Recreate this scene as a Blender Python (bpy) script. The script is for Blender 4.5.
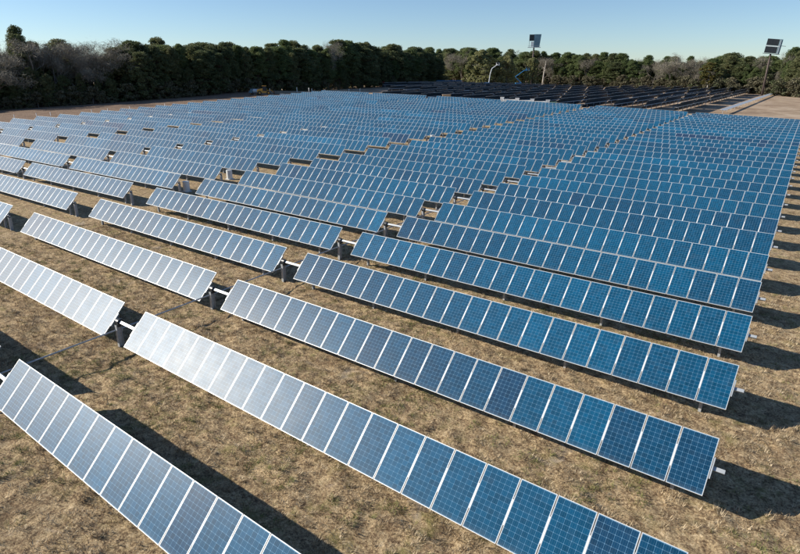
import bpy, math, random
import numpy as np
from mathutils import Vector, Matrix

# ------------------------------------------------------------ camera, sky, sun
S = bpy.context.scene
for o in list(bpy.data.objects): bpy.data.objects.remove(o)
COL = S.collection
F = 597.78; YAW = .672; PITCH = -.335; CAM = Vector((1.024, -6.093, 11.733))
fw = Vector((-math.sin(YAW)*math.cos(PITCH), math.cos(YAW)*math.cos(PITCH), math.sin(PITCH)))
rt = fw.cross(Vector((0, 0, 1))).normalized(); up = rt.cross(fw)
cd = bpy.data.cameras.new('camera'); cam = bpy.data.objects.new('camera', cd); COL.objects.link(cam)
cam.matrix_world = Matrix(((rt.x, up.x, -fw.x, CAM.x), (rt.y, up.y, -fw.y, CAM.y), (rt.z, up.z, -fw.z, CAM.z), (0, 0, 0, 1)))
cd.sensor_width = 36; cd.lens = F/800*36; cd.clip_start = .1; cd.clip_end = 9000
S.camera = cam

SUN = Vector((-1.74, -1.06, 1.0)).normalized()
W = bpy.data.worlds.new('World'); S.world = W; W.use_nodes = True
wn = W.node_tree; bg = wn.nodes['Background']
sky = wn.nodes.new('ShaderNodeTexSky'); sky.sky_type = 'NISHITA'; sky.sun_disc = False
sky.sun_elevation = math.asin(SUN.z); sky.sun_rotation = math.atan2(SUN.x, SUN.y)
sky.air_density = .8; sky.dust_density = 0.12; sky.ozone_density = 2.4; sky.altitude = 0
tint = wn.nodes.new('ShaderNodeVectorMath'); tint.operation = 'MULTIPLY'; tint.inputs[1].default_value = (.87, .955, 1.05)
wn.links.new(sky.outputs[0], tint.inputs[0]); wn.links.new(tint.outputs[0], bg.inputs[0]); bg.inputs[1].default_value = .086
sl = bpy.data.lights.new('sun', 'SUN'); sl.energy = 5.0; sl.angle = math.radians(.53); sl.color = (1, .93, .82)
so = bpy.data.objects.new('sun', sl); COL.objects.link(so)
so.rotation_euler = SUN.to_track_quat('Z', 'Y').to_euler(); so.location = (-60, -40, 60)
S.view_settings.view_transform = 'Standard'; S.view_settings.look = 'None'
S.view_settings.exposure = 0.5; S.view_settings.gamma = 1; S.view_settings.use_curve_mapping = False

# ------------------------------------------------------------ measures of the place
ROW = 5.167; KX = -.449; PH = 1.701; TILT = .807; HUB = 1.267
WR = 21.992; G1 = 1.731; WL = 22.388; G2 = 3.866; PER = WR+G1+WL+G2; KP = 1.488
DZ = [-.072, -.014, -.083, -.014, .044, .032, .088, .143, .034, .017, .013, -.015]
NROW = 30

def ground_z(x, y):
    xx = np.clip(x, -205, 45)+20; yy = np.clip(y, -40, 158)-15
    q = np.clip((y-162)/24., 0, 1); w = np.clip((-x-50)/50., 0, 1)*np.clip((x+400)/60., 0, 1)*q*q*(3-2*q)
    return -1.5*w+.002*yy-.242e-3*xx*yy-.086e-3*xx*xx-.027e-3*yy*yy
def gz(x, y): return float(ground_z(x, y))

# ------------------------------------------------------------ helpers
def ORD(n):
    w = ['first','second','third','fourth','fifth','sixth','seventh','eighth','ninth','tenth','eleventh','twelfth','thirteenth','fourteenth','fifteenth','sixteenth','seventeenth','eighteenth','nineteenth']
    if n <= 19: return w[n-1]
    t = ['twentieth','thirtieth','fortieth','fiftieth','sixtieth','seventieth','eightieth','ninetieth']
    u = ['twenty','thirty','forty','fifty','sixty','seventy','eighty','ninety']
    if n < 100: return t[n//10-2] if n % 10 == 0 else u[n//10-2]+'-'+w[n % 10-1]
    return 'hundredth' if n == 100 else 'hundred-and-'+ORD(n-100)
def tag(o, label=None, cat=None, group=None, kind=None):
    if label: o['label'] = label
    if cat: o['category'] = cat
    if group: o['group'] = group
    if kind: o['kind'] = kind
    return o
def empty(name, loc, rot=(0, 0, 0)):
    o = bpy.data.objects.new(name, None); COL.objects.link(o)
    o.location = loc; o.rotation_euler = rot; o.empty_display_size = .3
    return o
def link(name, me, parent=None, loc=(0, 0, 0), rot=(0, 0, 0), scale=(1, 1, 1)):
    o = bpy.data.objects.new(name, me); COL.objects.link(o); o.parent = parent
    o.location = loc; o.rotation_euler = rot; o.scale = scale
    return o
class MB:
    def __init__(s): s.v = []; s.f = []; s.m = []
    def face(s, pts, m=0):
        n = len(s.v); s.v += [tuple(p) for p in pts]; s.f.append(tuple(range(n, n+len(pts)))); s.m.append(m)
    def box(s, c, d, m=0, M=None):
        cx, cy, cz = c; a, b, h = d[0]/2, d[1]/2, d[2]/2; n = len(s.v)
        P = [Vector((cx+i*a, cy+j*b, cz+k*h)) for i in (-1, 1) for j in (-1, 1) for k in (-1, 1)]
        if M is not None: P = [M @ p for p in P]
        s.v += [tuple(p) for p in P]
        for q in ((0,1,3,2),(4,6,7,5),(0,4,5,1),(2,3,7,6),(0,2,6,4),(1,5,7,3)):
            s.f.append(tuple(n+i for i in q)); s.m.append(m)
    def tube(s, pts, rads, seg=8, m=0, cap=True):
        pts = [Vector(p) for p in pts]; n0 = len(s.v)
        if not hasattr(rads, '__len__'): rads = [rads]*len(pts)
        for i, p in enumerate(pts):
            d = (pts[min(i+1, len(pts)-1)]-pts[max(i-1, 0)]).normalized()
            a = d.cross(Vector((0, 0, 1)) if abs(d.z) < .9 else Vector((1, 0, 0))).normalized(); b = d.cross(a)
            for k in range(seg):
                t = 2*math.pi*k/seg; s.v.append(tuple(p+(a*math.cos(t)+b*math.sin(t))*rads[i]))
        for i in range(len(pts)-1):
            for k in range(seg):
                k2 = (k+1) % seg
                s.f.append((n0+i*seg+k, n0+i*seg+k2, n0+(i+1)*seg+k2, n0+(i+1)*seg+k)); s.m.append(m)
        if cap:
            s.f.append(tuple(n0+k for k in range(seg))[::-1]); s.m.append(m)
            e = n0+(len(pts)-1)*seg; s.f.append(tuple(e+k for k in range(seg))); s.m.append(m)
    def prism(s, prof, y0, y1, m=0, M=None):
        """profile in x,z extruded along y"""
        n = len(s.v); k = len(prof)
        P = [Vector((x, y0, z)) for x, z in prof]+[Vector((x, y1, z)) for x, z in prof]
        if M is not None: P = [M @ p for p in P]
        s.v += [tuple(p) for p in P]
        s.f.append(tuple(n+i for i in range(k))); s.m.append(m)
        s.f.append(tuple(n+k+i for i in range(k))[::-1]); s.m.append(m)
        for i in range(k):
            j = (i+1) % k; s.f.append((n+j, n+i, n+k+i, n+k+j)); s.m.append(m)
    def mesh(s, name, mats, smooth=False):
        me = bpy.data.meshes.new(name); me.from_pydata(s.v, [], s.f)
        for x in (mats if isinstance(mats, (list, tuple)) else [mats]): me.materials.append(x)
        me.polygons.foreach_set('material_index', s.m)
        if smooth: me.polygons.foreach_set('use_smooth', [True]*len(s.f))
        me.update(); return me
    def build(s, name, mats, parent=None, loc=(0, 0, 0), rot=(0, 0, 0), smooth=False):
        return link(name, s.mesh(name, mats, smooth), parent, loc, rot)

# ------------------------------------------------------------ materials
def newmat(name):
    m = bpy.data.materials.new(name); m.use_nodes = True
    return m, m.node_tree.nodes, m.node_tree.links, m.node_tree.nodes['Principled BSDF']
def ramp(N, stops, interp='LINEAR'):
    r = N.new('ShaderNodeValToRGB'); r.color_ramp.interpolation = interp
    while len(r.color_ramp.elements) < len(stops): r.color_ramp.elements.new(.5)
    for e, (p, c) in zip(r.color_ramp.elements, stops): e.position = p; e.color = (*c, 1) if len(c) == 3 else c
    return r
def plain(name, col, rough=.6, metal=0, var=.12, scale=3.0, bump=0):
    m, N, L, B = newmat(name)
    tc = N.new('ShaderNodeTexCoord'); nz = N.new('ShaderNodeTexNoise'); nz.inputs['Scale'].default_value = scale; nz.inputs['Detail'].default_value = 6
    L.new(tc.outputs['Object'], nz.inputs['Vector'])
    r = ramp(N, [(.3, tuple(c*(1-var) for c in col)), (.7, tuple(min(1, c*(1+var)) for c in col))])
    L.new(nz.outputs['Fac'], r.inputs[0]); L.new(r.outputs[0], B.inputs['Base Color'])
    B.inputs['Roughness'].default_value = rough; B.inputs['Metallic'].default_value = metal
    if bump:
        b = N.new('ShaderNodeBump'); b.inputs['Strength'].default_value = bump; b.inputs['Distance'].default_value = .02
        L.new(nz.outputs['Fac'], b.inputs['Height']); L.new(b.outputs[0], B.inputs['Normal'])
    return m
def mth(N, L, op, a, b=None):
    n = N.new('ShaderNodeMath'); n.operation = op
    for i, x in enumerate((a, b)):
        if x is None: continue
        if isinstance(x, (int, float)): n.inputs[i].default_value = x
        else: L.new(x, n.inputs[i])
    return n.outputs[0]

PW = .972   # module width
def cell_material():
    m, N, L, B = newmat('photovoltaic_cells')
    tc = N.new('ShaderNodeTexCoord'); sp = N.new('ShaderNodeSeparateXYZ'); L.new(tc.outputs['Object'], sp.inputs[0])
    cw = (PW-.05)/6; ch = (PH-.064)/12
    u = mth(N, L, 'DIVIDE', mth(N, L, 'SUBTRACT', sp.outputs[0], .025), cw)
    v = mth(N, L, 'DIVIDE', mth(N, L, 'ADD', sp.outputs[1], PH/2-.032), ch)
    fu = mth(N, L, 'FRACT', u); fv = mth(N, L, 'FRACT', v)
    du = mth(N, L, 'MINIMUM', fu, mth(N, L, 'SUBTRACT', 1, fu)); dv = mth(N, L, 'MINIMUM', fv, mth(N, L, 'SUBTRACT', 1, fv))
    gap = mth(N, L, 'LESS_THAN', mth(N, L, 'MINIMUM', du, dv), .022)
    # outside the cell field
    ou = mth(N, L, 'GREATER_THAN', mth(N, L, 'ABSOLUTE', mth(N, L, 'SUBTRACT', u, 3)), 3.0)
    ov = mth(N, L, 'GREATER_THAN', mth(N, L, 'ABSOLUTE', mth(N, L, 'SUBTRACT', v, 6)), 6.0)
    gap = mth(N, L, 'MAXIMUM', gap, mth(N, L, 'LESS_THAN', mth(N, L, 'ADD', du, dv), .12))
    white = mth(N, L, 'MAXIMUM', gap, mth(N, L, 'MAXIMUM', ou, ov))
    bus = mth(N, L, 'LESS_THAN', mth(N, L, 'ABSOLUTE', mth(N, L, 'SUBTRACT', mth(N, L, 'ABSOLUTE', mth(N, L, 'SUBTRACT', fu, .5)), .2)), .010)
    # crystal grain and per-cell shade
    oi = N.new('ShaderNodeObjectInfo')
    fl = N.new('ShaderNodeCombineXYZ'); L.new(mth(N, L, 'FLOOR', u), fl.inputs[0]); L.new(mth(N, L, 'FLOOR', v), fl.inputs[1]); L.new(mth(N, L, 'MULTIPLY', oi.outputs['Random'], 91.0), fl.inputs[2])
    wnz = N.new('ShaderNodeTexWhiteNoise'); wnz.noise_dimensions = '3D'; L.new(fl.outputs[0], wnz.inputs['Vector'])
    vo = N.new('ShaderNodeTexVoronoi'); vo.inputs['Scale'].default_value = 60; L.new(tc.outputs['Object'], vo.inputs['Vector'])
    pr = ramp(N, [(0, (.012, .030, .078)), (.25, (.003, .045, .102)), (.55, (.001, .060, .130)), (.8, (.0005, .076, .163)), (1, (.0005, .098, .205))])
    sc_ = N.new('ShaderNodeSeparateColor'); L.new(oi.outputs['Color'], sc_.inputs[0]); L.new(sc_.outputs[0], pr.inputs[0])
    k = mth(N, L, 'ADD', mth(N, L, 'MULTIPLY', wnz.outputs['Value'], .34), mth(N, L, 'ADD', mth(N, L, 'MULTIPLY', vo.outputs['Color'], .25), .70))
    mul = N.new('ShaderNodeVectorMath'); mul.operation = 'SCALE'; L.new(pr.outputs[0], mul.inputs[0]); L.new(k, mul.inputs['Scale'])
    m1 = N.new('ShaderNodeMix'); m1.data_type = 'RGBA'; L.new(mth(N, L, 'MULTIPLY', bus, .25), m1.inputs[0]); L.new(mul.outputs[0], m1.inputs[6]); m1.inputs[7].default_value = (.2, .34, .42, 1)
    m2 = N.new('ShaderNodeMix'); m2.data_type = 'RGBA'; L.new(mth(N, L, 'MULTIPLY', white, .62), m2.inputs[0]); L.new(m1.outputs[2], m2.inputs[6]); m2.inputs[7].default_value = (.16, .32, .47, 1)
    dn = N.new('ShaderNodeTexNoise'); dn.inputs['Scale'].default_value = 3.5; dn.inputs['Detail'].default_value = 7; ge2 = N.new('ShaderNodeNewGeometry'); L.new(ge2.outputs['Position'], dn.inputs['Vector'])
    low = mth(N, L, 'MULTIPLY', mth(N, L, 'MAXIMUM', mth(N, L, 'SUBTRACT', -.68, sp.outputs[1]), 0), .7)
    dr = ramp(N, [(.5, (0,)*3), (.85, (.05,)*3)]); L.new(dn.outputs['Fac'], dr.inputs[0])
    m3 = N.new('ShaderNodeMix'); m3.data_type = 'RGBA'; L.new(mth(N, L, 'ADD', dr.outputs[0], low), m3.inputs[0]); L.new(m2.outputs[2], m3.inputs[6]); m3.inputs[7].default_value = (.30, .29, .26, 1)
    L.new(m3.outputs[2], B.inputs['Base Color'])
    B.inputs['Roughness'].default_value = .30; B.inputs['IOR'].default_value = 1.5
    # dust film makes the gloss uneven
    nz = N.new('ShaderNodeTexNoise'); nz.inputs['Scale'].default_value = 2.2; nz.inputs['Detail'].default_value = 5
    ge = N.new('ShaderNodeNewGeometry'); L.new(ge.outputs['Position'], nz.inputs['Vector'])
    rr = ramp(N, [(.2, (.375,)*3), (.8, (.415,)*3)]); L.new(nz.outputs['Fac'], rr.inputs[0]); L.new(rr.outputs[0], B.inputs['Roughness'])
    B.inputs['Specular IOR Level'].default_value = .12; B.inputs['Coat Weight'].default_value = .018; B.inputs['Coat Roughness'].default_value = .3
    return m
M_CELL = cell_material()
M_FRAME = plain('anodised_aluminium', (.62, .62, .61), .45, .2, .05)
M_BACK = plain('white_backsheet', (.42, .43, .44), .6)
M_GALV = plain('galvanised_steel', (.42, .44, .45), .5, .25, .18, 8)
M_TUBE = plain('bright_zinc_tube', (.43, .46, .48), .45, .3, .12, 5)
M_DARK = plain('dark_bearing_plastic', (.016, .02, .024), .4)
M_WHITE = plain('white_enamel', (.78, .78, .76), .45, 0, .06, 2)
M_CABIN = plain('pale_grey_enamel', (.62, .65, .65), .5, 0, .08, 2)
M_BLUE = plain('blue_machine_paint', (.03, .20, .42), .4)
M_YEL = plain('yellow_machine_paint', (.62, .30, .04), .45)
M_RUB = plain('black_rubber', (.02, .02, .02), .8)
M_GLASS = plain('dark_window_glass', (.03, .04, .05), .08)
M_RED = plain('red_plastic', (.55, .03, .025), .5)
M_WOOD = plain('raw_pallet_wood', (.42, .30, .18), .85, 0, .2, 4)
M_GREEN = plain('green_enamel', (.12, .22, .15), .5)
M_RUST = plain('weathered_brown_steel', (.09, .065, .055), .7, .2, .3, 1.5)
M_STEEL = plain('dark_grey_steel', (.03, .04, .048), .6, .2)
M_LGREY = plain('light_grey_sheet', (.5, .53, .55), .5, .1)
M_TEAL = plain('blue_grey_sheet', (.10, .19, .25), .45, .1, .25, .4)
M_BARK = plain('brown_bark', (.10, .075, .055), .9, 0, .3, 3)
M_GBARK = plain('grey_bark', (.23, .20, .17), .9, 0, .3, 3)
M_PBARK = plain('pale_bark', (.45, .40, .33), .85, 0, .25, 1.5)

def leaf_material(name, cols, trans=.4):
    m, N, L, B = newmat(name)
    at = N.new('ShaderNodeAttribute'); at.attribute_name = 'tone'
    oi = N.new('ShaderNodeObjectInfo')
    s = mth(N, L, 'ADD', mth(N, L, 'MULTIPLY', at.outputs['Fac'], .62), mth(N, L, 'MULTIPLY', oi.outputs['Random'], .38))
    r = ramp(N, [(i/(len(cols)-1), c) for i, c in enumerate(cols)]); L.new(s, r.inputs[0])
    L.new(r.outputs[0], B.inputs['Base Color']); B.inputs['Roughness'].default_value = .65
    B.inputs['Specular IOR Level'].default_value = .2
    tr = N.new('ShaderNodeBsdfTranslucent'); L.new(r.outputs[0], tr.inputs[0])
    mx = N.new('ShaderNodeMixShader'); mx.inputs[0].default_value = trans
    L.new(B.outputs[0], mx.inputs[1]); L.new(tr.outputs[0], mx.inputs[2]); L.new(mx.outputs[0], N['Material Output'].inputs[0])
    return m
M_PINE = leaf_material('pine_foliage', [(.085, .12, .048), (.14, .18, .070), (.21, .235, .10)])
M_OAK = leaf_material('evergreen_oak_foliage', [(.075, .105, .048), (.135, .155, .070), (.22, .215, .105)])
M_WILLOW = leaf_material('pale_olive_foliage', [(.20, .21, .09), (.28, .28, .13), (.36, .34, .17)])
M_TWIG = leaf_material('leafless_twigs', [(.16, .145, .11), (.25, .225, .175), (.34, .31, .25)], .1)
M_AUT = leaf_material('yellow_green_foliage', [(.09, .10, .03), (.15, .13, .04), (.20, .13, .05)])
M_SCRUB = leaf_material('brown_green_scrub', [(.085, .085, .045), (.135, .12, .075), (.08, .105, .042)], .15)

def ground_material():
    m, N, L, B = newmat('dry_grass_ground')
    tc = N.new('ShaderNodeTexCoord')
    def noise(sc, det=8, rough=.6, mp=None, dist=0):
        n = N.new('ShaderNodeTexNoise'); n.inputs['Scale'].default_value = sc; n.inputs['Detail'].default_value = det; n.inputs['Roughness'].default_value = rough; n.inputs['Distortion'].default_value = dist
        if mp:
            q = N.new('ShaderNodeMapping'); q.inputs['Scale'].default_value = mp; L.new(tc.outputs['Object'], q.inputs[0]); L.new(q.outputs[0], n.inputs['Vector'])
        else: L.new(tc.outputs['Object'], n.inputs['Vector'])
        return n.outputs['Fac']
    def mix(f, a, b):
        x = N.new('ShaderNodeMix'); x.data_type = 'RGBA'; L.new(f, x.inputs[0])
        for i, c in ((6, a), (7, b)):
            if isinstance(c, tuple): x.inputs[i].default_value = (*c, 1)
            else: L.new(c, x.inputs[i])
        return x.outputs[2]
    fine = ramp(N, [(.39, (.075, .048, .026)), (.46, (.26, .178, .105)), (.53, (.54, .40, .225)), (.62, (.78, .61, .39))]); L.new(mth(N, L, 'ADD', mth(N, L, 'MULTIPLY', noise(13, 9, .78), .66), mth(N, L, 'MULTIPLY', noise(3.4, 6, .65), .34)), fine.inputs[0])
    # olive regrowth in patches
    g1 = ramp(N, [(.52, (0,)*3), (.66, (1,)*3)]); L.new(noise(1.3, 6, .65), g1.inputs[0])
    g2 = ramp(N, [(.4, (0,)*3), (.6, (1,)*3)]); L.new(noise(.12, 3), g2.inputs[0])
    gg = mth(N, L, 'MULTIPLY', mth(N, L, 'MULTIPLY', g1.outputs[0], .7), mth(N, L, 'ADD', mth(N, L, 'MULTIPLY', g2.outputs[0], .7), .3))
    c = mix(gg, fine.outputs[0], (.20, .19, .065))
    # brown thatch and bare sandy soil
    b1 = ramp(N, [(.50, (0,)*3), (.68, (1,)*3)]); L.new(noise(.55, 7, .7, dist=.4), b1.inputs[0])
    c = mix(mth(N, L, 'MULTIPLY', b1.outputs[0], .5), c, (.19, .122, .072))
    s1 = ramp(N, [(.60, (0,)*3), (.70, (1,)*3)]); L.new(noise(.33, 8, .72, dist=.6), s1.inputs[0])
    sand = ramp(N, [(.3, (.40, .32, .235)), (.7, (.60, .50, .39))]); L.new(noise(3, 8, .7), sand.inputs[0])
    c = mix(mth(N, L, 'MULTIPLY', s1.outputs[0], .8), c, sand.outputs[0])
    # wheel tracks across the rows
    t1 = ramp(N, [(.56, (0,)*3), (.66, (1,)*3)]); L.new(noise(1.0, 6, .65, (1.1, .22, 1)), t1.inputs[0])
    c = mix(mth(N, L, 'MULTIPLY', t1.outputs[0], .45), c, (.085, .055, .032))
    # bare building ground beyond the rows
    geo = N.new('ShaderNodeSeparateXYZ'); L.new(tc.outputs['Object'], geo.inputs[0])
    wob = mth(N, L, 'MULTIPLY', mth(N, L, 'SUBTRACT', noise(.05, 4), .5), 26)
    def smooth(x, a, b):
        q = N.new('ShaderNodeMapRange'); q.interpolation_type = 'SMOOTHSTEP'; q.inputs[1].default_value = a; q.inputs[2].default_value = b; L.new(x, q.inputs[0]); return q.outputs[0]
    far = smooth(mth(N, L, 'ADD', geo.outputs[1], wob), 150, 172)
    lft = smooth(mth(N, L, 'SUBTRACT', mth(N, L, 'ADD', wob, -150.0), mth(N, L, 'ADD', geo.outputs[0], mth(N, L, 'MULTIPLY', geo.outputs[1], .087))), -2, 10)
    rgt = smooth(mth(N, L, 'ADD', geo.outputs[0], mth(N, L, 'MULTIPLY', wob, .3)), 1, 10)
    bare = ramp(N, [(.36, (.24, .165, .11)), (.5, (.42, .31, .21)), (.64, (.58, .46, .34))]); L.new(noise(.07, 10, .75, dist=.8), bare.inputs[0])
    c = mix(far, c, bare.outputs[0])
    redb = ramp(N, [(.3, (.17, .115, .08)), (.7, (.29, .205, .145))]); L.new(noise(.3, 8, .7), redb.inputs[0])
    c = mix(mth(N, L, 'MULTIPLY', lft, mth(N, L, 'SUBTRACT', 1, far)), c, redb.outputs[0])
    br = ramp(N, [(.35, (.15, .095, .06)), (.6, (.28, .19, .125)), (.75, (.42, .32, .23))]); L.new(noise(.8, 9, .7), br.inputs[0])
    c = mix(mth(N, L, 'MULTIPLY', mth(N, L, 'MULTIPLY', rgt, .6), mth(N, L, 'SUBTRACT', 1, far)), c, br.outputs[0])
    L.new(c, B.inputs['Base Color']); B.inputs['Roughness'].default_value = .95; B.inputs['Specular IOR Level'].default_value = .12
    bu = N.new('ShaderNodeBump'); bu.inputs['Strength'].default_value = .8; bu.inputs['Distance'].default_value = .16
    hh = mth(N, L, 'ADD', noise(7, 10, .75), mth(N, L, 'MULTIPLY', noise(1.6, 4), 1.2)); L.new(hh, bu.inputs['Height']); L.new(bu.outputs[0], B.inputs['Normal'])
    return m
M_GROUND = ground_material()

# ------------------------------------------------------------ ground
def axis(lo, f0, f1, hi, st):
    a = list(np.arange(f0, f1+1e-6, st)); x, d = f0, st
    while x > lo: d *= 1.25; x -= d; a.insert(0, x)
    x, d = f1, st
    while x < hi: d *= 1.25; x += d; a.append(x)
    return np.array(a)
def vnoise(x, y, sc, seed):
    r = np.random.RandomState(seed); T = r.rand(64, 64)
    xs, ys = x*sc, y*sc; i = np.floor(xs).astype(int); j = np.floor(ys).astype(int); fx, fy = xs-i, ys-j
    fx = fx*fx*(3-2*fx); fy = fy*fy*(3-2*fy)
    return (T[i % 64, j % 64]*(1-fx)+T[(i+1) % 64, j % 64]*fx)*(1-fy)+(T[i % 64, (j+1) % 64]*(1-fx)+T[(i+1) % 64, (j+1) % 64]*fx)*fy
def micro(x, y):
    near = np.exp(-((x+12)**2+(y-8)**2)/60**2)
    return (.08*(vnoise(x, y, .7, 1)-.5)+.08*(vnoise(x, y, 1.9, 2)-.5)+.11*(vnoise(x, y, 3.4, 3)-.5))*near
def numpy_mesh(name, V, Q, mats, attr=None, smooth=False, mi=None):
    me = bpy.data.meshes.new(name); n = Q.shape[1]
    me.vertices.add(len(V)); me.vertices.foreach_set('co', np.ascontiguousarray(V, dtype=np.float32).ravel())
    me.loops.add(Q.size); me.loops.foreach_set('vertex_index', np.ascontiguousarray(Q, dtype=np.int32).ravel())
    me.polygons.add(len(Q)); me.polygons.foreach_set('loop_start', np.arange(0, Q.size, n, dtype=np.int32))
    me.polygons.foreach_set('loop_total', np.full(len(Q), n, dtype=np.int32))
    if mi is not None: me.polygons.foreach_set('material_index', mi.astype(np.int32))
    me.polygons.foreach_set('use_smooth', np.full(len(Q), smooth))
    for m in mats: me.materials.append(m)
    if attr is not None:
        a = me.attributes.new('tone', 'FLOAT', 'FACE'); a.data.foreach_set('value', attr.astype(np.float32))
    me.update(calc_edges=True); me.validate(); return me
ax = axis(-2500, -46, 12, 1800, .16); ay = axis(-900, -8, 34, 4200, .16)
X, Y = np.meshgrid(ax, ay); Z = ground_z(X, Y)+micro(X, Y)
nx = len(ax); idx = np.arange(X.size).reshape(X.shape)
Q = np.stack([idx[:-1, :-1], idx[:-1, 1:], idx[1:, 1:], idx[1:, :-1]], -1).reshape(-1, 4)
tag(link('ground', numpy_mesh('ground', np.stack([X, Y, Z], -1).reshape(-1, 3), Q, [M_GROUND], smooth=True)), kind='structure')

# short dry grass close to the camera
def grass():
    r = np.random.RandomState(5); nt = 70000; per = 14
    tx = -48+60*r.rand(nt); ty = -4+36*r.rand(nt)**1.3
    cl = vnoise(tx, ty, 3.4, 3)*.5+vnoise(tx, ty, .8, 12)*.5
    keep = r.rand(nt) < np.clip((cl-.30)*3.0, .05, 1); tx, ty, cl = tx[keep], ty[keep], cl[keep]; nt = len(tx)
    gr = vnoise(tx, ty, 1.1, 15)*.6+vnoise(tx, ty, .21, 16)*.4
    tt = np.where((gr > .55) & (r.rand(nt) < .7), .84+.16*r.rand(nt), .64*r.rand(nt)); ts = .6+.8*r.rand(nt)
    k = np.repeat(np.arange(nt), per); n = len(k)
    a = r.rand(n)*2*np.pi; dx, dy = np.cos(a), np.sin(a); rad = .09*np.sqrt(r.rand(n))*ts[k]
    x = tx[k]+dx*rad; y = ty[k]+dy*rad; z = ground_z(x, y)+micro(x, y)-.01
    ln = (.07+.10*r.rand(n))*ts[k]; lean = .25+1.0*r.rand(n); w = .004+.006*r.rand(n)
    a2 = a+r.randn(n)*.7; dx, dy = np.cos(a2), np.sin(a2)
    tip = np.stack([x+dx*ln*np.sin(lean), y+dy*ln*np.sin(lean), z+ln*np.cos(lean)], -1)
    b0 = np.stack([x-dy*w, y+dx*w, z], -1); b1 = np.stack([x+dy*w, y-dx*w, z], -1)
    V = np.stack([b0, b1, tip], 1).reshape(-1, 3); Qt = np.arange(3*n).reshape(-1, 3)
    tone = np.clip(tt[k]+r.randn(n)*.05, 0, 1)
    m, N, L, B = newmat('straw_blades'); at = N.new('ShaderNodeAttribute'); at.attribute_name = 'tone'
    rp = ramp(N, [(0, (.16, .105, .06)), (.3, (.42, .32, .20)), (.62, (.68, .56, .38)), (.8, (.26, .24, .10)), (1, (.17, .19, .06))])
    L.new(at.outputs['Fac'], rp.inputs[0]); L.new(rp.outputs[0], B.inputs['Base Color']); B.inputs['Roughness'].default_value = .8
    B.inputs['Specular IOR Level'].default_value = .15
    tag(link('grass', numpy_mesh('grass', V, Qt, [m], attr=tone)), 'short dry straw coloured grass with olive tufts between the near panel rows', 'grass', kind='stuff')
grass()

# ------------------------------------------------------------ module, posts, tube meshes
def panel_mesh():
    b = MB(); h2 = PH/2; fr = .016; t = .04
    b.face([(fr, -h2+fr, -.004), (PW-fr, -h2+fr, -.004), (PW-fr, h2-fr, -.004), (fr, h2-fr, -.004)], 0)
    b.face([(fr, -h2+fr, -.012), (fr, h2-fr, -.012), (PW-fr, h2-fr, -.012), (PW-fr, -h2+fr, -.012)], 2)
    b.box((fr/2, 0, -t/2), (fr, PH, t), 1); b.box((PW-fr/2, 0, -t/2), (fr, PH, t), 1)
    for s in (-1, 1): b.box((PW/2, s*(h2-fr/2), -t/2), (PW-2*fr, fr, t), 1)
    b.box((PW/2, h2-.18, -.022), (.12, .1, .018), 3)
    return b.mesh('solar_panel', [M_CELL, M_FRAME, M_BACK, M_DARK])
ME_PANEL = panel_mesh()
def rail_mesh():
    b = MB(); b.box((0, 0, -.062), (.045, .78, .042)); b.box((0, -.03, -.02), (.026, .66, .042)); return b.mesh('mounting_rail', M_WHITE)
ME_RAIL = rail_mesh()
def bracket_mesh():
    b = MB(); b.box((0, -.02, -.035), (.035, .62, .07)); b.box((0, -.02, -.095), (.02, .22, .05)); return b.mesh('end_bracket', M_TUBE)
ME_BRACKET = bracket_mesh()
def ibeam(name, H, w, d, mat):
    b = MB(); t = .012
    for s in (-1, 1): b.box((0, s*(d/2-t/2), H/2-.2), (w, t, H+.4))
    b.box((0, 0, H/2-.2), (t, d-2*t, H+.4))
    return b.mesh(name, mat)
TZ = HUB-.095
ME_POST = ibeam('post', TZ-.10, .10, .15, M_GALV)
def saddle_mesh():
    b = MB(); b.tube([(-.06, 0, 0), (.06, 0, 0)], .105, 12); b.box((0, 0, -.11), (.11, .16, .05)); return b.mesh('bearing', M_DARK)
ME_BEAR = saddle_mesh()
ME_DPOST = ibeam('drive_post', TZ-.10, .16, .22, M_GALV)
def drive_mesh():
    b = MB(); b.tube([(-.11, 0, 0), (.11, 0, 0)], .15, 14); b.box((0, 0, -.15), (.20, .26, .10))
    b.tube([(-.14, 0, 0), (-.11, 0, 0)], .09, 10); return b.mesh('drive_bearing', M_DARK, )
ME_DRIVE = drive_mesh()
def arm_mesh():
    b = MB(); b.box((0, 0, -.20), (.05, .09, .40)); b.tube([(-.05, 0, -.38), (.05, 0, -.38)], .045, 8); return b.mesh('lever_arm', M_GALV)
ME_ARM = arm_mesh()
def tube_mesh(x0, x1, nm):
    b = MB(); b.box(((x0+x1)/2, 0, 0), (x1-x0, .115, .115)); return b.mesh(nm, M_TUBE)
XR0 = KP; XR1 = KP+WR; XL1 = KP-G1; XL0 = XL1-WL
ME_TUBE_R = tube_mesh(.11, XR1+.34, 'torque_tube'); ME_TUBE_L = tube_mesh(XL0-.12, -.11, 'torque_tube')
nvec = Vector((0, -math.sin(TILT), math.cos(TILT)))
PROTO_POSTS = [XR1-.9, XR1-6.1, XR1-11.4, XR1-16.6, XR1-21.1, XL1-1.7, XL1-6.5, XL1-11.7, XL1-17.1, XL1-21.6]

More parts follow.
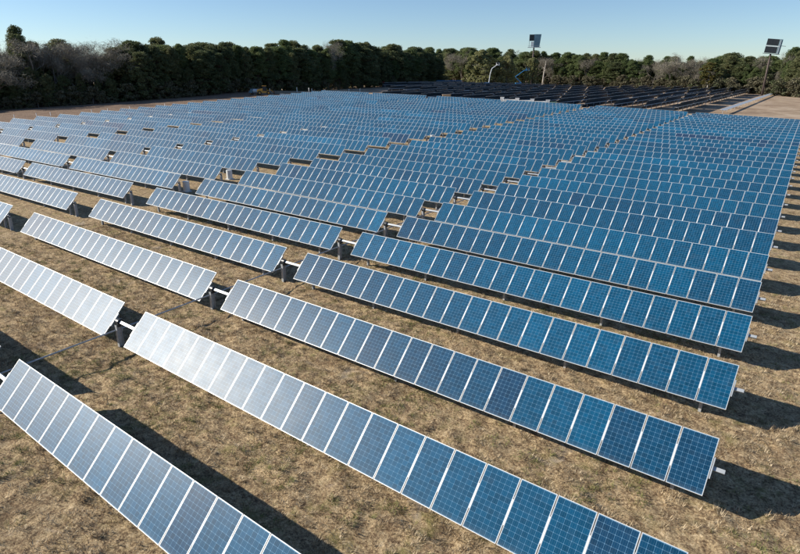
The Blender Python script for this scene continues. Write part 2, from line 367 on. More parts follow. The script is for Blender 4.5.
RN = random.Random(3)
COLN = ['rightmost', 'middle', 'left']
rootp = None
def make_tracker(col, j):
    y = j*ROW; xr = KX*j-PER*col; xd = xr-WR-KP
    z0 = gz(xd, y)+(DZ[j] if j < 12 else 0)
    slope = (gz(xr, y)-gz(xr-46, y))/46
    t = empty('solar_tracker', (xd, y, z0), (0, -math.atan(slope), 0))
    near = j <= 8 and col == 0 or j <= 6 and col == 1
    side = ('in the block at the right', 'in the middle block', 'in the left block by the woods')[col]
    tag(t, '%s blue solar row from the front, %s' % (ORD(j+1), side),
        'solar panel row', 'tilted solar panel rows of the near field')
    hz = HUB
    rr = random.Random(j*7+col)
    dt = rr.uniform(-.004, .004)
    pw_l = WL/22; pw_r = WR/22
    base = rr.gauss(.50, .10); run = 0
    for x0, pitch in ((XR0, pw_r), (XL0, pw_l)):
        for i in range(22):
            o = link('solar_panel', ME_PANEL, t, (x0+i*pitch+(pitch-PW)/2, 0, hz), (TILT+dt+rr.uniform(-.002, .002), rr.uniform(-.0015, .0015), 0))
            if run <= 0: run = rr.choice((1, 2, 3, 4, 5, 7)); tone = base+rr.gauss(0, .12)
            run -= 1; tn = max(0, min(1, tone+rr.gauss(0, .06))); o.color = (tn, tn, tn, 1)
        if near:
            for i in range(1, 22): link('mounting_rail', ME_RAIL, t, (x0+i*pitch, 0, hz), (TILT, 0, 0))
        for e in (x0-.02, x0+22*pitch+.02): link('end_bracket', ME_BRACKET, t, (e, 0, hz), (TILT, 0, 0))
    tp = Vector((0, 0, hz))-nvec*.125
    link('torque_tube', ME_TUBE_R, t, tp, (TILT, 0, 0)); link('torque_tube', ME_TUBE_L, t, tp, (TILT, 0, 0))
    dp = link('drive_post', ME_DPOST, t); link('drive_bearing', ME_DRIVE, dp, tp); link('lever_arm', ME_ARM, dp, tp, (.12, 0, 0))
    posts = list(PROTO_POSTS)
    if j > 22: posts = posts[::2]
    for x in posts:
        p = link('post', ME_POST, t, (x, tp.y, 0))
        if j < 12: link('bearing', ME_BEAR, p, (0, 0, tp.z))
    if col > 0:
        p = link('end_post', ME_DPOST, t, (XR1+.25, tp.y, 0)); link('bearing', ME_BEAR, p, (0, 0, tp.z))
    return t
for j in range(NROW):
    for c in range(3):
        # leave out rows wholly outside the frame on the left
        xr = KX*j-PER*c
        p = Vector((xr, j*ROW, 1.3))-CAM
        u = 400+F*p.dot(rt)/p.dot(fw) if p.dot(fw) > 0 else 9999
        if u < -30: continue
        make_tracker(c, j)

# push rods linking the rows along each drive line
for c, nm in enumerate(['rightmost drive line', 'middle drive line', 'far left drive line']):
    b = MB(); pts = []
    j0 = 0 if c == 0 else (3 if c == 1 else 7)
    ys = [j*ROW for j in range(j0, NROW)]
    if c == 0: ys = [-1.2]+ys
    for y in ys:
        x = KX*y/ROW-PER*c-WR-KP; pts.append((x-.04, y-.06, gz(x, y)+TZ-.36))
    b.tube(pts, .036, 8)
    tag(b.build('drive_rod', M_GALV), 'long thin steel push rod running under the %s from row to row' % nm, 'drive rod')

# ------------------------------------------------------------ posts' small neighbours in the aisle
def cyl_tank(x, y, label):
    t = empty('white_tank', (x, y, gz(x, y))); tag(t, label, 'tank', 'white cylinders in the cross aisle'); t.scale = (.9, .9, .92)
    b = MB(); b.tube([(0, 0, 0), (0, 0, 1.1)], .36, 24); b.build('body', M_WHITE, t)
    b = MB(); b.tube([(0, 0, 1.1), (0, 0, 1.13), (0, 0, 1.17)], [.38, .38, .27], 24); b.build('lid', M_CABIN, t)
    b = MB(); b.box((0, 0, .05), (.8, .8, .1)); b.build('base', M_LGREY, t)
cyl_tank(-53.0, 27.3, 'white cylinder standing in the aisle gap, nearest to the camera')
cyl_tank(-55.3, 34.2, 'white cylinder in the aisle gap one row beyond the nearest one')
cyl_tank(-57.1, 75.5, 'white cylinder far down the aisle among the distant rows')

# ------------------------------------------------------------ far field: rows running away, seen from behind
def far_tracker_mesh(wings):
    b = MB(); hub = 1.6; tilt = math.radians(50); c, s = math.cos(tilt), math.sin(tilt); h = 1.62
    for y0, n in ((0, 22), (23.6, 22))[:wings]:      # along local y; low edge at -x, high edge at +x
        for i in range(n):
            a = y0+i*1.0+.008; e = a+.984
            for lo, hi in ((-h, -.01), (.01, h)):
                b.face([(lo*c, a, hub+lo*s), (hi*c, a, hub+hi*s), (hi*c, e, hub+hi*s), (lo*c, e, hub+lo*s)][::-1], 0)
                b.face([(lo*c+.03, a, hub+lo*s-.03), (hi*c+.03, a, hub+hi*s-.03), (hi*c+.03, e, hub+hi*s-.03), (lo*c+.03, e, hub+lo*s-.03)], 1)
        b.box((h*c+.01, y0+n/2, hub+h*s-.01), (.05, n, .05), 2); b.box((-h*c+.02, y0+n/2, hub-h*s-.01), (.05, n, .05), 2)
        for k in range(4): b.box((.12, y0+2+k*5.9, hub/2-.2), (.16, .12, hub), 3)
    b.box((.13, 11.8*wings-.6, hub-.12), (.16, 23.6*wings-.4, .16), 4)
    return b.mesh('backlit_solar_tracker', [M_CELLF, M_BACKF, M_FRAME, M_GALV, M_TUBE])
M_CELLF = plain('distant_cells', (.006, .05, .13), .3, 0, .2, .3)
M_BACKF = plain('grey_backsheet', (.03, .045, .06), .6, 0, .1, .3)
ME_FAR = {2: far_tracker_mesh(2), 1: far_tracker_mesh(1)}
SP2 = 8.4; D2 = math.radians(3.4)
for i in range(1, 37):
    x0 = -38.0-SP2*i
    yend = (0, 380, 374, 366, 358, 352, 347, 342, 337, 333)[i] if i < 10 else 330
    left = round((yend-170)/25.2); yy = 170-i*.3-50.4; k = -1
    while left > 0:
        wg = 2 if left > 1 else 1; left -= wg; yy += 50.4; k += 1
        xx = x0-math.tan(D2)*(yy-204); g = gz(xx, yy+20)
        p = Vector((xx, yy+23, g+1))-CAM; u = 400+F*p.dot(rt)/p.dot(fw)
        q = Vector((xx, yy, g+1))-CAM; u = min(u, 400+F*q.dot(rt)/q.dot(fw))
        if u < 376: continue
        o = link('solar_tracker', ME_FAR[wg], None, (xx, yy, g), (0, 0, D2))
        tag(o, 'dark backlit far row, %s from the pale edge row, %s tier going away' % (ORD(i), ORD(k+1)), 'solar panel row', 'dark backlit solar rows of the far field')
# the pale edge row of the far field
def edge_row():
    t = empty('solar_tracker', (-34.8, 178, gz(-36.5, 207)), (0, 0, D2))
    tag(t, 'pale bare-looking edge row at the right end of the dark far field', 'solar panel row')
    tl = math.radians(9); c, s = math.cos(tl), math.sin(tl); hub = 1.0
    for a0 in range(3):
        b = MB(); b.box((0, 0, 0), (1.3, 65, .04)); b.build('pale_panel_bank', M_LGREY, t, (0, 33+a0*67, hub), (0, tl, 0))
        b = MB()
        b.box((-.12, 33+a0*67, hub-.02), (.12, 66.6, .12)); b.build('torque_tube', M_TUBE, t)
        for q in range(9):
            b = MB(); b.box((-.12, 2+a0*67+q*7.7, hub/2-.2), (.12, .15, hub+.3)); b.build('post', M_GALV, t)
edge_row()

# ------------------------------------------------------------ trees
def rot_to(d):
    return Vector((0, 0, 1)).rotation_difference(Vector(d)).to_matrix()
def leaf_quads(C, size, r, flat=.0):
    """C (n,3) centres -> quads with random orientation"""
    n = len(C); a = r.randn(n, 3); a[:, 2] += flat; a /= np.linalg.norm(a, axis=1)[:, None]
    b = np.cross(a, r.randn(n, 3)); b /= np.linalg.norm(b, axis=1)[:, None]; c = np.cross(a, b)
    s = size*(.6+.8*r.rand(n))[:, None]; q = s*(.5+.5*r.rand(n))[:, None]
    V = np.stack([C-b*s*.5, C-c*q*.5+b*s*.1, C+b*s*.5, C+c*q*.5-b*s*.1], 1).reshape(-1, 3)
    return V, np.arange(4*n).reshape(-1, 4)
def crown_points(r, kind, H):
    pts = []; tones = []; limbs = []
    if kind == 'pine':
        z0, z1 = .30*H, H; rmax = .20*H; n = 210
    elif kind == 'oak':
        z0, z1 = .06*H, H; rmax = .25*H; n = 250
    elif kind == 'willow':
        z0, z1 = .05*H, H; rmax = .52*H; n = 190
    elif kind == 'autumn':
        z0, z1 = .30*H, H; rmax = .30*H; n = 80
    elif kind == 'scrub':
        z0, z1 = 0, H; rmax = .6*H; n = 22
    for k in range(n):
        f = r.rand()**.8; z = z0+(z1-z0)*f
        if kind == 'pine': prof = (math.sin(math.pi*min(1, .25+.72*f)))**.6
        elif kind == 'oak': prof = math.sqrt(max(.04, 1-(f-.30)**2/.52))
        elif kind == 'willow': prof = math.sqrt(max(.02, 1-f**2))
        elif kind == 'autumn': prof = math.sin(math.pi*(.12+.8*f))**.6
        else: prof = math.sqrt(max(.05, 1-f*f))
        a = r.rand()*2*math.pi; rad = rmax*prof*math.sqrt(r.rand())*(.75+.5*r.rand())
        c = np.array([rad*math.cos(a), rad*math.sin(a), z]); sz = H*(.020+.046*r.rand()**1.8)
        if kind == 'willow': sz *= 1.1
        if kind == 'scrub': sz *= 4
        m = int(300*(sz/(.08*H))**2)+22 if kind != 'scrub' else 90
        d = r.randn(m, 3); d /= np.linalg.norm(d, axis=1)[:, None]; d *= (.35+.75*r.rand(m)**.6)[:, None]
        d *= sz*np.array([1.25, 1.25, .72 if kind != 'willow' else .95])
        pts.append(c+d); tones.append(np.clip(r.rand()*.7+.3*r.rand(m), 0, 1)); limbs.append(c)
    P = np.concatenate(pts); T = np.concatenate(tones); ok = P[:, 2] > .1
    return P[ok], T[ok], limbs
def make_tree_meshes(kind, seed, H, leafmat, barkmat, size, tint=''):
    r = np.random.RandomState(seed); P, T, limbs = crown_points(r, kind, H)
    V, Qd = leaf_quads(P, size, r)
    cm = numpy_mesh('crown', V, Qd, [leafmat], attr=T)
    b = MB(); lean = r.randn(2)*.02*H; tr = .017*H
    top = .92*H if kind == 'pine' else .7*H
    spine = [(lean[0]*f**1.5+.15*math.sin(5*f+seed), lean[1]*f**1.5+.12*math.cos(4*f+seed), top*f-.3*(f == 0)) for f in (0, .1, .25, .4, .6, .8, 1)]
    b.tube(spine, [tr*1.25, tr, tr*.88, tr*.75, tr*.55, tr*.35, tr*.1], 7)
    for c in limbs[::2]:
        f = min(.95, max(.2, (c[2]/top-.12))); k = f*6; 
        base = Vector((lean[0]*f**1.5+.15*math.sin(5*f+seed), lean[1]*f**1.5+.12*math.cos(4*f+seed), top*f)); e = Vector(c)
        mid = (base+e)/2+Vector((0, 0, -.02*H)); b.tube([base, mid, e], [tr*.3, tr*.2, tr*.06], 4, cap=False)
    return b.mesh('trunk', barkmat, True), cm
def bare_tree(seed, H, mat):
    r = np.random.RandomState(seed); b = MB(); tips = []
    def grow(p, d, ln, rad, lv):
        n = 3; pts = [p]; q = p.copy()
        for i in range(n):
            d = (d+Vector(r.randn(3)*.10)).normalized(); q = q+d*ln/n; pts.append(q.copy())
        b.tube(pts, [rad, rad*.85, rad*.7, rad*.5], 5 if lv < 2 else 3, cap=False)
        if lv >= 4: tips.append(q); return
        for k in range(3 if lv < 3 else 4):
            dd = (d*(.9 if k else 1.1)+Vector(r.randn(3)*(.42+.05*lv))+Vector((0, 0, .22))).normalized()
            st = pts[-1] if k < 2 else pts[2]
            grow(st, dd, ln*(.62+.2*r.rand()), rad*.52, lv+1)
    grow(Vector((0, 0, -.3)), Vector((r.randn()*.05, r.randn()*.05, 1)).normalized(), H*.36, .014*H, 0)
    tm = b.mesh('trunk', mat, False)
    # fine twigs: slender slivers round each tip
    C = np.concatenate([np.array(t)+r.randn(30, 3)*H*.03 for t in tips]); n = len(C)
    a = r.randn(n, 3); a[:, 2] += .8; a /= np.linalg.norm(a, axis=1)[:, None]; s = np.cross(a, r.randn(n, 3)); s /= np.linalg.norm(s, axis=1)[:, None]
    ln = (.5+.9*r.rand(n))[:, None]; w = .03
    V = np.stack([C-a*ln*.5-s*w, C-a*ln*.5+s*w, C+a*ln*.5+s*w*.4, C+a*ln*.5-s*w*.4], 1).reshape(-1, 3)
    return tm, numpy_mesh('crown', V, np.arange(4*n).reshape(-1, 4), [M_TWIG], attr=r.rand(n))
KINDS = {}
KINDS['pine'] = [make_tree_meshes('pine', 100+i, 20, M_PINE, M_BARK, .36) for i in range(5)]
KINDS['oak'] = [make_tree_meshes('oak', 200+i, 20, M_OAK, M_BARK, .38) for i in range(5)]
KINDS['bare'] = [bare_tree(300+i, 20, M_GBARK) for i in range(4)]
KINDS['willow'] = [make_tree_meshes('willow', 400+i, 16, M_WILLOW, M_GBARK, .6) for i in range(2)]
KINDS['autumn'] = [make_tree_meshes('autumn', 500, 14, M_AUT, M_PBARK, .5)]
KINDS['scrub'] = [make_tree_meshes('scrub', 600+i, 4.5, M_SCRUB, M_GBARK, .42) for i in range(3)]
BH = dict(pine=20, oak=20, bare=20, willow=16, autumn=14, scrub=4.5)
NAME = dict(pine='pine_tree', oak='evergreen_tree', bare='leafless_tree', willow='spreading_tree', autumn='yellowing_tree', scrub='shrub')
LB = dict(pine='tall green pine', oak='dark bushy evergreen', bare='grey leafless tree', willow='wide pale olive tree', autumn='yellow-green tree with white trunk', scrub='low brown-green shrub')
RT = random.Random(11); ntree = {}
def at_screen(u, dist):
    """ground point at a horizontal distance from the viewpoint, in the direction of a bearing"""
    k = (u-400)/F; a = math.atan(k*math.cos(PITCH))
    for _ in range(4):
        h = a-YAW; x = CAM.x+dist*math.sin(h); y = CAM.y+dist*math.cos(h)
        a = math.asin(max(-1, min(1, k*((dist*math.cos(a))*math.cos(PITCH)+(gz(x, y)-CAM.z)*math.sin(PITCH))/dist)))
    return x, y
def height_to(x, y, v):
    """height above the ground that an object at x, y needs to reach image line v"""
    g = gz(x, y); k = (277-v)/F; d = (Vector((x, y, 0))-Vector((CAM.x, CAM.y, 0))).dot(Vector((fw.x, fw.y, 0)).normalized())
    c, sn = math.cos(PITCH), math.sin(PITCH)
    # Y = -d*sn + z*c ; Z = d*c + z*sn
    z = (k*d*c+d*sn)/(c-k*sn)
    return z+CAM.z-g
def plant(kind, x, y, H, label=None, group=None, sxy=1.0):
    i = RT.randrange(len(KINDS[kind])); tm, cm = KINDS[kind][i]; s = H/BH[kind]
    t = empty(NAME[kind], (x, y, gz(x, y)-.1), (0, 0, RT.uniform(0, 6.28))); t.scale = (s*sxy, s*sxy, s)
    link('trunk', tm, t); link('crown', cm, t)
    tag(t, label, 'shrub' if kind == 'scrub' else 'tree', group); return t
def interp(tab, u): return float(np.interp(u, [a for a, b in tab], [b for a, b in tab]))
DIST = [(-140, 236), (0, 235), (100, 235), (200, 248), (300, 290), (400, 385), (440, 450)]
TOP = [(-140, 44), (0, 50), (12, 40), (60, 45), (100, 44), (130, 42), (200, 44), (260, 45), (330, 44), (400, 48), (440, 52)]
def treeline(DIST, TOP, u0, u1, pick, rows, step, place):
    for rw in range(rows):
        u = u0+RT.uniform(0, 5); n = 0
        while u < u1:
            d = interp(DIST, u)+rw*7+RT.uniform(-2.0, 2.5); x, y = at_screen(u, d); g = gz(x, y)
            top = interp(TOP, u)
            H = height_to(x, y, top)
            H *= RT.uniform(.80, 1.10) if rw else RT.uniform(.55, .98)
            kd = pick(u, rw); n += 1
            if place.startswith('dark') and rw == 0 and u < 130: kd = 'oak'; H *= RT.uniform(.55, .85)
            plant(kd, x, y, max(H, 6), '%s, %s from left, %s rank, %s' % (LB[kd], ORD(n), ('front', 'second', 'third', 'back')[rw], place), 'trees of the '+place, RT.choice((.75, .95, 1.15, 1.35, 1.6))*RT.uniform(.9, 1.1))
            u += step/d*F*RT.uniform(.8, 1.2)
def pickL(u, rw):
    q = RT.random()
    if u < 112: return 'bare' if q < (.5 if rw == 0 else .88) else 'oak'
    if u < 165: return 'bare' if q < .35 else 'oak'
    return 'oak' if q < .62 else 'pine'
treeline(DIST, TOP, -140, 440, pickL, 4, 5.8, 'dark wood on the left')
DISTR = [(440, 520), (470, 470), (540, 430), (640, 400), (700, 372), (780, 335), (900, 310), (960, 300)]
TOPR = [(440, 50), (500, 52), (560, 55), (640, 57), (660, 59), (700, 56), (740, 55), (780, 53), (800, 50), (900, 48)]
def pickR(u, rw):
    q = RT.random()
    if 615 < u < 725 and rw <= 1: return 'bare' if q < (.92, .5)[rw] else 'pine'
    if rw == 0 and 530 < u < 560: return 'bare'
    return 'pine' if q < .55 else ('oak' if q < .86 else 'bare')
treeline(DISTR, TOPR, 440, 905, pickR, 3, 6.0, 'sunlit wood on the right')
def special(kind, u, d, top, label, sxy=1.0):
    x, y = at_screen(u, d); H = height_to(x, y, top); return plant(kind, x, y, H, label, sxy=sxy)
special('willow', 480, 395, 51.5, 'wide pale olive tree left of the white boom lift', 1.15)
special('willow', 506, 398, 57, 'olive rounded tree between the two boom lifts', .8)
special('willow', 531, 400, 58, 'brownish rounded tree beneath the panelled tower', .65)
special('autumn', 707, 352, 63, 'yellow-green tree with white trunk before the leafless trees', 1.1)
special('oak', 30, 247, 27, 'tallest open-crowned tree above the left wood', .55)
special('bare', 328, 322, 40, 'thin grey leafless tree top above the dark wood', .7)
# scrub along the foot of the right wood and left wood
n = 0
for u in np.arange(545, 830, 6.5):
    d = interp(DISTR, u)-9; x, y = at_screen(u, d); n += 1
    plant('scrub', x+RT.uniform(-2, 2), y+RT.uniform(-2, 2), RT.uniform(3.5, 7.5), 'low brown-green shrub at the foot of the right wood, %s from the left' % ORD(n), 'shrubs at the foot of the right wood')
n = 0
for u in np.arange(-60, 440, 11):
    d = interp(DIST, u)-2; x, y = at_screen(u, d); n += 1
    plant('scrub', x, y, RT.uniform(3, 6), 'dark shrub at the shaded foot of the left wood, %s from the left' % ORD(n), 'shrubs at the foot of the left wood')
# dense woodland interior, one mass
def wood_mass():
    r = np.random.RandomState(77); C = []
    for tab, u0, u1, off in ((DIST, -150, 440, 26), (DISTR, 440, 910, 24)):
        n = 30000; u = u0+(u1-u0)*r.rand(n); dep = off*.35+off*1.4*r.rand(n)
        for a, b in zip(u, dep):
            d = interp(tab, a)+b; x, y = at_screen(a, d); C.append((x, y, gz(x, y)+r.rand()**1.1*14.5))
    C = np.array(C); V, Qd = leaf_quads(C, 1.3, r)
    tag(link('undergrowth', numpy_mesh('undergrowth', V, Qd, [M_OAK], attr=r.rand(len(C)))), 'dense dark undergrowth and distant foliage inside the woods', 'woodland', kind='stuff')
wood_mass()

# ------------------------------------------------------------ dead snag
def snag():
    x, y = at_screen(542, 385); t = empty('dead_tree', (x, y, gz(x, y))); tag(t, 'bare pale dead trunk standing before the pines', 'dead tree')
    b = MB(); b.tube([(0, 0, -.3), (.3, 0, 4), (.5, .1, 8), (1.0, .2, 12), (1.3, .2, 15)], [.5, .42, .35, .22, .08], 8); b.build('trunk', M_PBARK, t, smooth=True)
    for k, (z, l) in enumerate(((9, 1.4), (10.5, -1.2), (12, .9))):
        b = MB(); b.tube([(.6+.1*k, 0, z), (.6+l, 0, z+.9)], [.14, .05], 5); b.build('limb', M_PBARK, t)
snag()

# ------------------------------------------------------------ towers with panelled heads
def tower_tilted():
    x, y = at_screen(761.5, 318)
    t = empty('panel_tower', (x, y, gz(x, y)), (0, 0, YAW-.61+.05)); tag(t, 'brown pole tower at the right with two stacked dark panel banks on top', 'tower')
    lean = .4; Hh = height_to(x, y, 54); sc = .56; b = MB(); b.tube([(0, 0, -1), (lean*.5, 0, Hh*.5), (lean*.9, 0, Hh)], [.5, .42, .34], 12); b.build('pole', M_RUST, t, smooth=True)
    Mx = Matrix.Translation((lean*.9, 0, Hh)) @ Matrix.Rotation(.10, 4, 'Y') @ Matrix.Scale(sc, 4)
    def part(nm, c, d, m, parent=t):
        bb = MB(); bb.box(c, d, 0, Mx); return bb.build(nm, m, parent)
    part('platform', (.3, 0, .1), (11.4, 3.4, .35), M_STEEL)
    part('side_panel', (4.6, .2, 5.6), (1.9, 2.6, 10.4), M_TEAL)
    for z in (2.9, 8.4):
        p = part('panel_bank', (-.6, -.9, z), (8.2, .5, 4.7), M_STEEL)
        for k in range(4): part('panel_face', (-3.65+2.05*k, -1.18, z), (1.8, .06, 4.3), M_DARK, p)
    part('cross_beam', (-.2, -1.1, 5.65), (9.4, .5, .5), M_LGREY)
    part('strut', (6.8, -.4, 6.2), (3.4, .25, .3), M_RUST)
    part('ladder', (4.4, -1.5, 5), (.5, .15, 10.6), M_TUBE)
tower_tilted()
def tower_box():
    x, y = at_screen(531, 430); z = height_to(x, y, 47.5)
    t = empty('panel_tower', (x, y, gz(x, y)), (0, 0, YAW-.2)); tag(t, 'upright pole tower with boxy blue-grey head above the trees', 'tower')
    b = MB(); b.tube([(0, 0, -1), (.1, 0, 14), (.2, 0, z)], [.62, .55, .42], 12); b.build('pole', M_RUST, t, smooth=True)
    def part(nm, c, d, m, parent=t, mm=None):
        bb = MB(); bb.box((c[0]*.85+.4, c[1], c[2]*.85+z), (d[0]*.85, d[1], d[2]*.85), 0, mm); return bb.build(nm, m, parent)
    part('platform', (0, 0, .1), (9.8, 3.2, .4), M_LGREY)
    b = MB(); b.prism([(-.1, z+.3), (3.7, z+.3), (4.5, z+8.0), (.1, z+8.0)], -1.3, 1.3); b.build('blue_grey_panel', M_TEAL, t)
    p = part('panel_bank', (-2.2, -.6, 7.0), (3.7, .5, 4.6), M_STEEL)
    for i in range(3):
        for k in range(3): part('panel_face', (-3.35+1.18*i, -.88, 5.5+1.5*k), (1.0, .06, 1.3), M_DARK, p)
    part('white_cabinet', (-1.5, -.2, 2.4), (2.2, 1.4, 3.6), M_CABIN)
    for xx in (-3.9, -.3): part('upright', (xx, -.2, 4.6), (.22, .22, 9.2), M_STEEL)
    part('railing', (0, -1.5, 1.2), (9.6, .12, .14), M_TUBE)
tower_box()

# ------------------------------------------------------------ machines and site objects
def wheel(parent, x, y, z, r, w):
    b = MB(); b.tube([(x, y-w/2, z), (x, y+w/2, z)], r, 18); o = b.build('wheel', M_RUB, parent)
    b = MB(); b.tube([(x, y-w/2-.02, z), (x, y+w/2+.02, z)], r*.5, 12); b.build('rim', M_YEL, o)
def loader(u, d, rz):
    x, y = at_screen(u, d); t = empty('wheel_loader', (x, y, gz(x, y)), (0, 0, rz)); t.scale = (.88,)*3; tag(t, 'yellow wheel loader parked at the wood edge behind the left rows', 'loader')
    b = MB(); b.prism([(-3.2, .9), (-3.2, 2.2), (-.9, 2.5), (-.9, .8)], -1.0, 1.0); b.build('engine_hood', M_YEL, t)
    b = MB(); b.prism([(-.9, .7), (-.9, 1.5), (1.9, 1.4), (2.1, .8)], -.8, .8); b.build('chassis', M_YEL, t)
    b = MB(); b.prism([(-.9, 1.5), (-.9, 3.5), (.5, 3.5), (.75, 1.5)], -.75, .75); c = b.build('cab', M_GLASS, t)
    b = MB(); b.box((-.15, 0, 3.56), (1.7, 1.7, .14)); b.build('roof', M_YEL, c)
    for s in (-1, 1):
        for xx in (-2.2, 1.5): wheel(t, xx, s*1.15, .8, .8, .55)
        b = MB(); b.tube([(.9, s*.5, 1.7), (2.6, s*.5, 1.9), (3.9, s*.5, .8)], .14, 6); b.build('lift_arm', M_YEL, t)
    b = MB(); b.prism([(3.7, .15), (3.6, 1.4), (4.1, 1.6), (4.0, .5), (5.0, .25), (5.0, .12)], -1.4, 1.4); b.build('bucket', M_RUST, t)
def site_truck(u, d, rz):
    x, y = at_screen(u, d); t = empty('tank_truck', (x, y, gz(x, y)), (0, 0, rz)); t.scale = (.66, .66, .75); tag(t, 'small blue-grey tank truck beside the yellow loader', 'truck')
    b = MB(); b.prism([(-3, .7), (-3, 1.0), (2.9, 1.0), (2.9, .7)], -1, 1); b.build('chassis', M_STEEL, t)
    b = MB(); b.tube([(-2.8, 0, 1.9), (.7, 0, 1.9)], .95, 16); b.build('tank', M_LGREY, t)
    b = MB(); b.prism([(1, 1), (1, 2.9), (2.2, 2.9), (2.7, 1.9), (3.3, 1.8), (3.3, 1)], -1, 1); c = b.build('cab', M_TEAL, t)
    b = MB(); b.box((2.3, 0, 2.35), (.5, 1.7, .6)); b.build('window', M_GLASS, c)
    for s in (-1, 1):
        for xx in (-2, 2.1): wheel(t, xx, s*.95, .5, .5, .3)
loader(265, 238, YAW+.25); site_truck(255, 239, YAW+2.8)
def boom_lift(u, d, label, pts, bm, rz=YAW):
    x, y = at_screen(u, d); t = empty('boom_lift', (x, y, gz(x, y)), (0, 0, rz)); tag(t, label, 'boom lift', 'boom lifts by the far field')
    b = MB(); b.prism([(-2.4, .6), (-2.6, 1.5), (-1.2, 1.9), (2.2, 1.6), (2.4, .6)], -1.1, 1.1); b.build('chassis', M_BLUE, t)
    b = MB(); b.box((-.5, 0, 2.3), (3.0, 1.8, .9)); b.build('turntable', M_BLUE, t)
    for s in (-1, 1):
        for xx in (-1.7, 1.6): wheel(t, xx, s*1.2, .6, .6, .45)
    for a, c in zip(pts[:-1], pts[1:]):
        bb = MB(); bb.tube([a, c], [.24, .20], 6); bb.build('boom_section', bm, t)
    e = pts[-1]; bb = MB()
    for sx in (-.8, .8):
        for sy in (-.5, .5): bb.tube([(e[0]+sx, sy, e[2]-.5), (e[0]+sx, sy, e[2]+.8)], .07, 5)
    bb.box((e[0], 0, e[2]-.5), (1.9, 1.3, .2)); bb.box((e[0], 0, e[2]+.8), (1.9, 1.3, .1)); bb.build('basket', bm, t)
boom_lift(487.5, 366, 'boom lift with white upright boom and bent-over jib', [(.6, 0, 2.5), (1.2, 0, 7.5), (2.0, 0, 10.3), (5.3, 0, 12.6)], M_WHITE)
boom_lift(518.5, 366, 'blue boom lift with elbow-shaped boom leaning right', [(1.6, 0, 2.5), (-2.2, 0, 6.0), (2.6, 0, 9.4), (4.6, 0, 9.9)], M_BLUE)
def cabinet(u, d, w, h, dd, label, mat=M_WHITE, nm='power_cabinet', grp='white power cabinets behind the last blue rows'):
    x, y = at_screen(u, d); t = empty(nm, (x, y, gz(x, y)), (0, 0, YAW-.25)); tag(t, label, 'cabinet', grp)
    b = MB(); b.box((0, 0, .1), (w+.3, dd+.3, .25)); b.build('plinth', M_LGREY, t)
    b = MB(); b.box((0, 0, .22+h/2), (w, dd, h)); bd = b.build('body', mat, t)
    b = MB(); b.box((0, 0, .22+h+.06), (w+.16, dd+.16, .12)); b.build('roof', mat, t)
    for s in (-1, 1):
        b = MB(); b.box((s*w/4, -dd/2-.02, .22+h/2), (w/2-.08, .04, h-.2)); dr = b.build('door', mat, t)
        b = MB(); b.box((s*.12, -dd/2-.06, .22+h/2), (.05, .05, .3)); b.build('handle', M_STEEL, dr)
for k, (u, lab) in enumerate(((502, 'leftmost white cabinet'), (517, 'second white cabinet from the left'), (532, 'third white cabinet from the left'), (547.5, 'fourth and last white cabinet beside the green box'))):
    cabinet(u, 193-k*2.5, 1.05, 1.45, 1.1, lab+' between the two solar fields')
for k, (u, lab) in enumerate(((509.5, 'left'), (524.5, 'middle'), (540, 'right'))):
    x, y = at_screen(u, 193-k*2.5-1.2); t = empty('switchgear_bench', (x, y, gz(x, y)), (0, 0, YAW-.25)); tag(t, 'low pale grey switchgear bench, %s of the three between white cabinets' % lab, 'switchgear', 'low switchgear benches')
    b = MB(); b.box((0, 0, .78), (3.3, 1.0, 1.0)); b.build('housing', M_CABIN, t)
    for s in (-1.5, 1.5):
        b = MB(); b.box((s, 0, .15), (.3, 1, .3)); b.build('foot', M_LGREY, t)
cabinet(553, 183, 1.6, 1.1, 1.2, 'green transformer box right of the white cabinets', M_GREEN, 'transformer_box', None)
def pallets(u, d, w, h, label):
    x, y = at_screen(u, d); t = empty('crate_stack', (x, y, gz(x, y)), (0, 0, YAW)); tag(t, label, 'crate')
    b = MB(); b.box((0, 0, h/2+.15), (w, 1.4, h)); b.build('crate_body', M_WOOD, t)
    b = MB(); b.box((0, 0, h+.22), (w+.2, 1.6, .12)); b.build('lid', M_WOOD, t)
    for s in (-.4, 0, .4):
        b = MB(); b.box((s*w, 0, .07), (.15, 1.3, .14)); b.build('skid', M_WOOD, t)
pallets(446.5, 206, 2.6, 1.3, 'tan wooden crate stack at the near edge of the dark field')
pallets(592, 178, 1.2, .5, 'small tan crate pile right of the green box')
def tarp_tank(u, d):
    x, y = at_screen(u, d); t = empty('water_tank', (x, y, gz(x, y)), (0, 0, YAW)); tag(t, 'rounded pale white tank on the soil behind the dark rows', 'tank')
    b = MB(); b.tube([(0, 0, 0), (0, 0, .4), (0, 0, 2.0), (0, 0, 2.6), (0, 0, 2.9)], [1.7, 1.8, 1.8, 1.4, .6], 20); b.build('body', M_CABIN, t, smooth=True)
    b = MB(); b.tube([(0, 0, 2.9), (0, 0, 3.1)], .5, 12); b.build('cap', M_WHITE, t)
tarp_tank(726, 386)
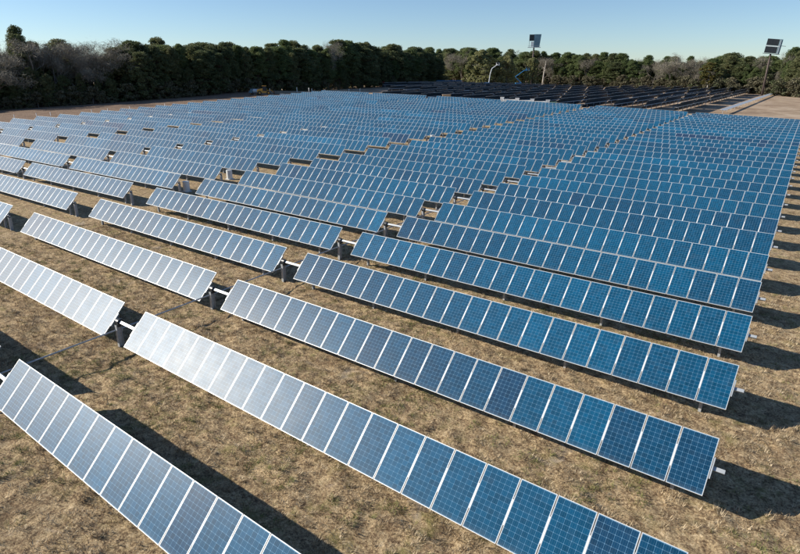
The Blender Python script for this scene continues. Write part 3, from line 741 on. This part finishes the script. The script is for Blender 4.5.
def red_unit(u, d):
    x, y = at_screen(u, d); t = empty('portable_toilet', (x, y, gz(x, y)), (0, 0, YAW)); tag(t, 'small bright red cabin against the dark left wood', 'cabin')
    b = MB(); b.box((0, 0, 1.5), (2.2, 2.2, 2.9)); b.build('body', M_RED, t)
    b = MB(); b.prism([(-1.05, 2.7), (0, 3.2), (1.05, 2.7)], -1.05, 1.05); b.build('roof', M_RED, t)
    b = MB(); b.box((0, -.98, 1.3), (1.0, .06, 2.1)); b.build('door', M_RED, t)
red_unit(384.5, 372)
# low blue roof and pale bank seen through the opening in the wood
def shed(u, d):
    x, y = at_screen(u, d); t = empty('open_shed', (x, y, gz(x, y)), (0, 0, YAW)); tag(t, 'long low shed with blue roof at the opening in the wood', 'shed')
    b = MB(); b.prism([(-9, 2.2), (-8.6, 2.6), (8.6, 2.6), (9, 2.2)], -4, 4); b.build('roof', M_BLUE, t)
    b = MB(); b.box((0, 3.4, 1.1), (17, .2, 2.2)); b.build('wall', M_LGREY, t)
    for s in (-8, -2.7, 2.7, 8):
        b = MB(); b.box((s, -3.6, 1.1), (.2, .2, 2.2)); b.build('post', M_GALV, t)
shed(449, 432)
# marker stakes behind the far left rows
for k, u in enumerate((270, 297, 309, 312, 325, 349, 360)):
    x, y = at_screen(u, 246+k*6); t = empty('marker_stake', (x, y, gz(x, y))); tag(t, 'short white stake behind the last rows by the left wood, %s from the left' % ORD(k+1), 'stake', 'white marker stakes')
    b = MB(); b.box((0, 0, .75), (.16, .16, 1.5)); b.build('shaft', M_WHITE, t)
    b = MB(); b.box((0, 0, 1.6), (.35, .08, .25)); b.build('flag', M_WHITE, t)
for k, u in enumerate((15, 37, 51, 92, 108, 130, 165)):
    x, y = at_screen(u, interp(DIST, u)-44); t = empty('marker_stake', (x, y, gz(x, y))); tag(t, 'short white stake on the reddish strip below the left wood, %s from the left' % ORD(k+1), 'stake', 'white stakes on the reddish strip')
    b = MB(); b.box((0, 0, .4), (.12, .12, .8)); b.build('shaft', M_WHITE, t)
    b = MB(); b.box((0, 0, .84), (.2, .2, .08)); b.build('cap', M_WHITE, t)
